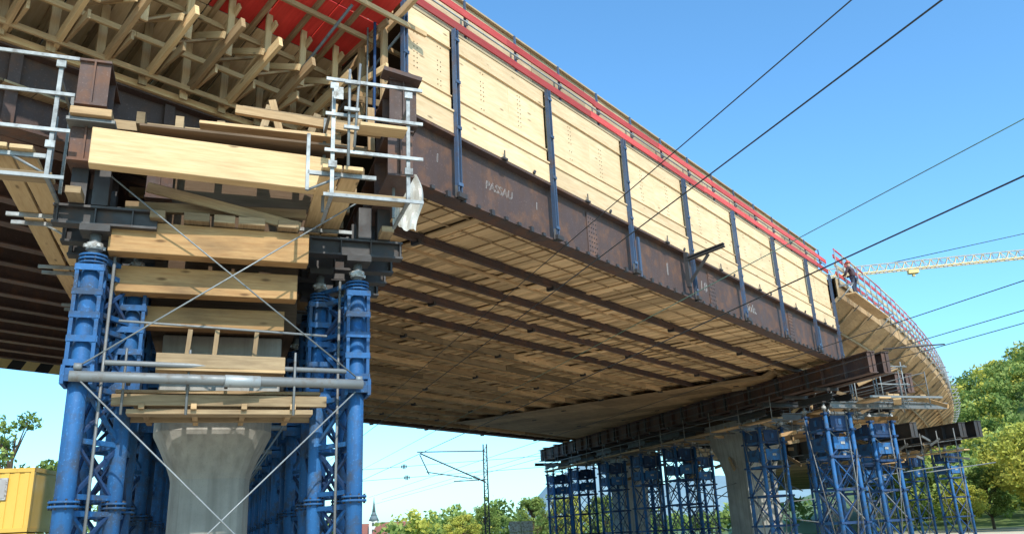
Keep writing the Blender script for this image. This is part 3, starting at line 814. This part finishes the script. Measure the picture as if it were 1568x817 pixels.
# ================================================================ crane
cr=group('tower_crane'); g=MB()
a=V((52,166.6,49.8)); b=V((128,156.8,51.2)); dd=(b-a).normalized(); up=V((0,0,1)); sd=dd.cross(up).normalized()
ch=lambda t,o,h:a+dd*t+sd*o+up*h
L=(b-a).length;n=int(L/1.7)
g.box(ch(0,-.7,0),ch(L,-.7,0),.2,.2,'cyel');g.box(ch(0,.7,0),ch(L,.7,0),.2,.2,'cyel');g.box(ch(0,0,1.7),ch(L,0,1.7),.24,.24,'white')
for i in range(n):
    t=i*1.7
    for o in (-.7,.7):
        g.cyl(ch(t,o,0),ch(t+.85,0,1.7),.07,'cyel',5,caps=False); g.cyl(ch(t+.85,0,1.7),ch(t+1.7,o,0),.07,'cyel' if i%3 else 'white',5,caps=False)
    g.cyl(ch(t,-.7,0),ch(t+1.7,.7,0),.05,'cyel',5,caps=False)
g.box(ch(30,0,-.6),ch(32,0,-.6),1.2,.8,'cyel'); g.box(ch(31,0,-.6),ch(31,.0,-1.6),.5,.5,'cyel')
mb=b
for sx in (-.9,.9):
    for sy in (-.9,.9): g.box((mb.x+sx,mb.y+sy,0),(mb.x+sx,mb.y+sy,58),.2,.2,'cyel',up=(0,1,0))
for i in range(32):
    z=i*1.8
    for sy in (-.9,.9): g.cyl((mb.x-.9,mb.y+sy,z),(mb.x+.9,mb.y+sy,z+1.8),.07,'cyel',5)
    for sx in (-.9,.9): g.cyl((mb.x+sx,mb.y-.9,z),(mb.x+sx,mb.y+.9,z+1.8),.07,'cyel',5)
g.box(mb,mb+dd*14,1.4,1.2,'cyel'); g.box(mb+dd*11-up*2,mb+dd*13-up*2,1.6,2.4,'conc'); g.cyl(mb+up*8,mb-dd*50+up*1.7,.08,'wire',5); g.cyl(mb+up*8,mb+dd*13,.08,'wire',5); g.box(mb-dd*2-sd*1.5-up*2,mb-dd*.5-sd*1.5-up*2,1.2,2,'white')
g.make('crane_lattice',cr)

def container(x,y,z0,rot):
    c=group('site_container'); g=MB(); L,Wd,H=6.0,2.45,2.6
    n=30
    for side in (-1,1):
        for i in range(n):
            x0=-L/2+i*L/n; dpt=.03 if i%2 else 0
            g.box((x0,side*(Wd/2-.04-dpt),H/2),(x0+L/n,side*(Wd/2-.04-dpt),H/2),.03,H-.3,'yellow',r=.8)
    for sx in (-1,1):
        g.box((sx*(L/2-.04),-Wd/2+.1,H/2),(sx*(L/2-.04),Wd/2-.1,H/2),.03,H-.3,'yellow',r=.8)
        for sy in (-1,1): g.box((sx*(L/2-.07),sy*(Wd/2-.07),0),(sx*(L/2-.07),sy*(Wd/2-.07),H),.15,.15,'yellow',up=(0,1,0),r=.6)
    for z in (.08,H-.1):
        for sy in (-1,1): g.box((-L/2,sy*(Wd/2-.06),z),(L/2,sy*(Wd/2-.06),z),.14,.16,'yellow',r=.6)
        for sx in (-1,1): g.box((sx*(L/2-.06),-Wd/2,z),(sx*(L/2-.06),Wd/2,z),.13,.155,'yellow',r=.6)
    g.box((-L/2,0,H-.03),(L/2,0,H-.03),Wd-.1,.05,'yellow',r=.7)
    g.box((1.2,-Wd/2-.02,1.75),(2.0,-Wd/2-.02,1.75),.05,.9,'white'); g.box((1.27,-Wd/2-.05,1.75),(1.93,-Wd/2-.05,1.75),.02,.76,'chalk')
    g.make('container_body',c); c.location=(x,y,z0); c.rotation_euler=(0,0,rot)
container(-23.7,36.3,.1,math.radians(6)); container(-23.7,36.3,2.75,math.radians(6))

# ================================================================ ground, hills
g=MB(); S=4000; g.face([(-S,-S,0),(S,-S,0),(S,S,0),(-S,S,0)],'ground'); g.make('ground')
def hill(name,f,x0,x1,y0,y1,n,mat):
    g=MB()
    P=[[V((x0+(x1-x0)*i/n,y0+(y1-y0)*j/n,0)) for j in range(n+1)] for i in range(n+1)]
    for r in P:
        for p in r: p.z=f(p.x,p.y)
    for i in range(n):
        for j in range(n): g.face([P[i][j],P[i+1][j],P[i+1][j+1],P[i][j+1]],mat,smooth=True)
    return g.make(name)
def hillz(x,y):
    h=38*math.exp(-((x-150)/62)**2-((y-215)/75)**2)
    return h-.8
M['hillg']=plain('hill_grass',(.13,.18,.05))
hill('hill',hillz,20,320,90,400,30,'hillg')
def farh(x,y): return 120*math.exp(-((x-110)/110)**2-((y-1750)/200)**2)+110*math.exp(-((x-420)/260)**2-((y-1750)/250)**2)+50*math.exp(-((x+900)/420)**2-((y-1900)/250)**2)+10*noise.noise(V((x*.006,y*.006,0)))-8
M['fh']=plain('hazed_forest_hill',(.20,.29,.33),.9,.02)  # bluish distance haze is mixed into this hill colour
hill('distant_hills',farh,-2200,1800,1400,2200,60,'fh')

# ================================================================ trees
def leaves(cent,rad,n,size,base,pts,rs,up_=.12):
    d=np.random.normal(size=(n,3)); d/=np.linalg.norm(d,axis=1)[:,None]; rr=np.random.rand(n)**.4
    p=np.array(cent)+d*rr[:,None]*np.array(rad)
    a=np.random.normal(size=(n,3)); a/=np.linalg.norm(a,axis=1)[:,None]
    b=np.cross(a,np.random.normal(size=(n,3))); b/=np.linalg.norm(b,axis=1)[:,None]
    sz=size*(.6+.8*np.random.rand(n))[:,None]
    q=np.stack([p-a*sz,p+b*sz*.6,p+a*sz,p-b*sz*.6],axis=1)
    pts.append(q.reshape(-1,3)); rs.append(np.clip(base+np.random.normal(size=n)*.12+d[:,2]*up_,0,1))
def leafmesh(name,pts,rs,mats,trunk=None,mi=None):
    P=np.concatenate(pts); Rr=np.concatenate(rs); n=len(Rr)
    tv=[];tf=[]
    if trunk: tv=trunk.v; tf=trunk.f
    me=bpy.data.meshes.new(name)
    allv=np.concatenate([P,np.array(tv).reshape(-1,3)]) if tv else P
    F=[tuple(range(4*i,4*i+4)) for i in range(n)]+[tuple(k+4*n for k in f) for f in tf]
    me.from_pydata(allv.tolist(),[],F)
    a=me.attributes.new('rnd','FLOAT','FACE'); a.data.foreach_set('value',np.concatenate([Rr,np.full(len(tf),.5)]).astype(np.float32))
    me.uv_layers.new(name='UVMap')
    for m in mats: me.materials.append(M[m])
    idx=np.zeros(n+len(tf),dtype=np.int32)
    if mi is not None: idx[:n]=mi
    idx[n:]=len(mats)-1
    me.polygons.foreach_set('material_index',idx); me.update(); return me
def tree_mesh(h,cr,nc,nl,ls,leaf,seed):
    random.seed(seed); np.random.seed(seed); t=MB(); pts=[];rs=[]
    t.cyl((0,0,-.3),(.1,0,h*.35),h*.028,'bark',8,h*.02); t.cyl((.1,0,h*.35),(0,.1,h*.9),h*.02,'bark',8,h*.004)
    for i in range(nc):
        an=U(0,6.28); zz=U(.3,.98); rr=cr*math.sin(math.pi*min(1,(zz-.18)/.86))**.6*U(.35,1.0)
        c=(math.cos(an)*rr,math.sin(an)*rr,h*zz)
        t.cyl((0,0,h*max(.2,zz-.25)),c,h*.008,'bark',5,h*.002)
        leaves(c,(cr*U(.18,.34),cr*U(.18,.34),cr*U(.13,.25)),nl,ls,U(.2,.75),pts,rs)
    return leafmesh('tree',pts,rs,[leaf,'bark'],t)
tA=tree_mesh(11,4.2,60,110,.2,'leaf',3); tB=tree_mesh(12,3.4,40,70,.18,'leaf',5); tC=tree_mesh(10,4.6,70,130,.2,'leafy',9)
def tr(me,x,y,s,r=None,z=0,name='tree'): inst(me,name,None,0,(x,y,z-.1),U(0,6) if r is None else r,(s,s,s))
tr(tB,-30,49,.82); tr(tB,-46,66,.9); tr(tA,-34,90,.8); tr(tA,-20,75,.5); tr(tA,-52,95,1.0); tr(tA,-26,62,.5)
tr(tC,-7,98,.42); tr(tA,1,92,.5); tr(tB,3,84,.46,name='birch_tree'); tr(tA,-5,110,.5); tr(tA,9,96,.5); tr(tC,6,110,.62)
tr(tC,51,81,1.0); tr(tC,56,92,1.1); tr(tA,67,93,1.25); tr(tC,47,92,.5); tr(tA,52,96,.6)
random.seed(21); np.random.seed(21)
pts=[];rs=[];mis=[]
cnt=0
while cnt<520:
    x,y=U(50,230),U(108,270)
    if x/y<.42 or x/y>.85: continue
    cnt+=1
    z=hillz(x,y); h=U(6,10.5); b=U(.25,.8); ye=R()<.35
    for k in range(7):
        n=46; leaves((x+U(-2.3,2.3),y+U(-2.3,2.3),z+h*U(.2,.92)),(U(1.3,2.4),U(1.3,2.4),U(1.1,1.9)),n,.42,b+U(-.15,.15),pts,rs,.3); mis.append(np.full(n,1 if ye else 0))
inst(leafmesh('hillside_forest',pts,rs,['leaf','leafy'],None,np.concatenate(mis)),'hillside_forest')
pts=[];rs=[];mis=[]
for i in range(260):
    x,y=U(-260,90),U(170,330)
    if -.215<x/y<-.15: continue
    h=U(6,10)*(.7 if x>0 else 1); b=U(.2,.7); ye=R()<.2
    for k in range(6):
        n=34; leaves((x+U(-3,3),y+U(-3,3),h*U(.2,.9)),(U(2,3.2),U(2,3),U(1.3,2.3)),n,.6,b+U(-.12,.12),pts,rs,.25); mis.append(np.full(n,1 if ye else 0))
inst(leafmesh('distant_tree_belt',pts,rs,['leaf','leafy'],None,np.concatenate(mis)),'distant_tree_belt')
pts=[];rs=[];mis=[]
for i in range(110):
    x=U(-42,-14); y=U(44,60); h=U(.6,2.4)
    n=70; leaves((x,y,h*.5),(U(.8,1.5),U(.8,1.5),h*.6),n,.16,U(.2,.8),pts,rs); mis.append(np.full(n,1 if R()<.4 else 0))
inst(leafmesh('shrubs',pts,rs,['leaf','leafy'],None,np.concatenate(mis)),'shrubs')
ch_=group('church'); g=MB()
g.box((0,0,0),(0,0,14),5,5,'wall',up=(0,1,0)); g.cyl((0,0,14),(0,0,17),3.2,'spire',8,1.9); g.cyl((0,0,17),(0,0,19),1.9,'spire',8,1.1); g.cyl((0,0,19),(0,0,28),1.1,'spire',8,.05)
g.box((3,0,4),(26,0,4),10,8,'wall')
g.face([(3,-5.4,8),(26,-5.4,8),(26,0,13),(3,0,13)],'roof');g.face([(3,5.4,8),(3,0,13),(26,0,13),(26,5.4,8)],'roof')
for zz in (7,11): g.box((0,-2.55,zz),(0,-2.55,zz+2),1.2,.1,'glass',up=(0,1,0))
for i in range(4): g.box((6+i*5,-5.03,3),(6+i*5,-5.03,6.5),1.4,.1,'glass',up=(0,1,0))
g.make('nave_and_tower',ch_); ch_.location=(-91,520,0)
def house(x,y,w,h,rot):
    o=group('house'); g=MB()
    g.box((-w/2,0,h/2),(w/2,0,h/2),w*.7,h,'wall'); r=w*.35+.4
    g.face([(-w/2-.3,-r,h-.2),(w/2+.3,-r,h-.2),(w/2+.3,0,h+w*.3),(-w/2-.3,0,h+w*.3)],'roof');g.face([(-w/2-.3,r,h-.2),(-w/2-.3,0,h+w*.3),(w/2+.3,0,h+w*.3),(w/2+.3,r,h-.2)],'roof')
    for sx in (-1,1): g.face([(sx*w/2,-w*.35,h),(sx*w/2,w*.35,h),(sx*w/2,0,h+w*.28)],'wall')
    for i in range(4):
        for k in range(2): g.box((-w/2+w*(i+.5)/4-.5,-w*.35-.02,1.6+k*2.8),(-w/2+w*(i+.5)/4+.5,-w*.35-.02,1.6+k*2.8),.06,1.3,'glass')
    g.make('walls_and_roof',o); o.location=(x,y,0); o.rotation_euler=(0,0,rot)
for x,y,w,h,r in ((-110,500,14,7,.2),(-75,480,16,6,-.3),(-80,510,13,6,.5),(-100,540,20,7,.1),(-68,460,13,6,.1)): house(x,y,w,h,r)
ub=group('concrete_block_stack'); g=MB()
for i in range(2):
    for j in range(4): g.box((0+i*.72,0,.35+j*.62),(.70+i*.72,0,.35+j*.62),.7,.6,'white')
g.make('blocks',ub,.03); ub.location=(-.9,52,0)

# ================================================================ light, world, camera
sv=V((.30,-.80,0)).normalized(); el=math.radians(40); sun_dir=V((sv.x*math.cos(el),sv.y*math.cos(el),math.sin(el)))
sl_=bpy.data.lights.new('sun','SUN'); sl_.energy=5.0; sl_.angle=math.radians(.5); sl_.color=(1,.94,.84)
so=bpy.data.objects.new('sun',sl_); COL.objects.link(so); so.rotation_euler=sun_dir.to_track_quat('Z','Y').to_euler(); so.location=(0,-20,60)
wd=bpy.data.worlds.new('World'); scene.world=wd; wd.use_nodes=True; nt=wd.node_tree
sk=nt.nodes.new('ShaderNodeTexSky'); sk.sky_type='NISHITA'; sk.sun_disc=False; sk.sun_elevation=el; sk.sun_rotation=math.atan2(sv.x,sv.y); sk.altitude=200; sk.air_density=1.1; sk.dust_density=1.2; sk.ozone_density=1.4
bg=nt.nodes['Background']; nt.links.new(mixc(nt,1.0,sk.outputs[0],(1.0,1.7,2.05),'MULTIPLY'),bg.inputs[0]); bg.inputs[1].default_value=.15
cam=bpy.data.cameras.new('camera'); co=bpy.data.objects.new('camera',cam); COL.objects.link(co); scene.camera=co
cam.sensor_width=36; cam.lens=36*1256/1568; cam.clip_end=8000; cam.clip_start=.1
th=math.radians(18.1); r=math.radians(2.67)
F=V((0,math.cos(th),math.sin(th))); R0=V((1,0,0)); U0=V((0,-math.sin(th),math.cos(th)))
Rt=R0*math.cos(r)-U0*math.sin(r); Up=R0*math.sin(r)+U0*math.cos(r)
mm=Matrix((Rt,Up,-F)).transposed().to_4x4(); mm.translation=V((0,0,1.7)); co.matrix_world=mm
scene.view_settings.view_transform='Standard'; scene.view_settings.look='None'; scene.view_settings.exposure=0
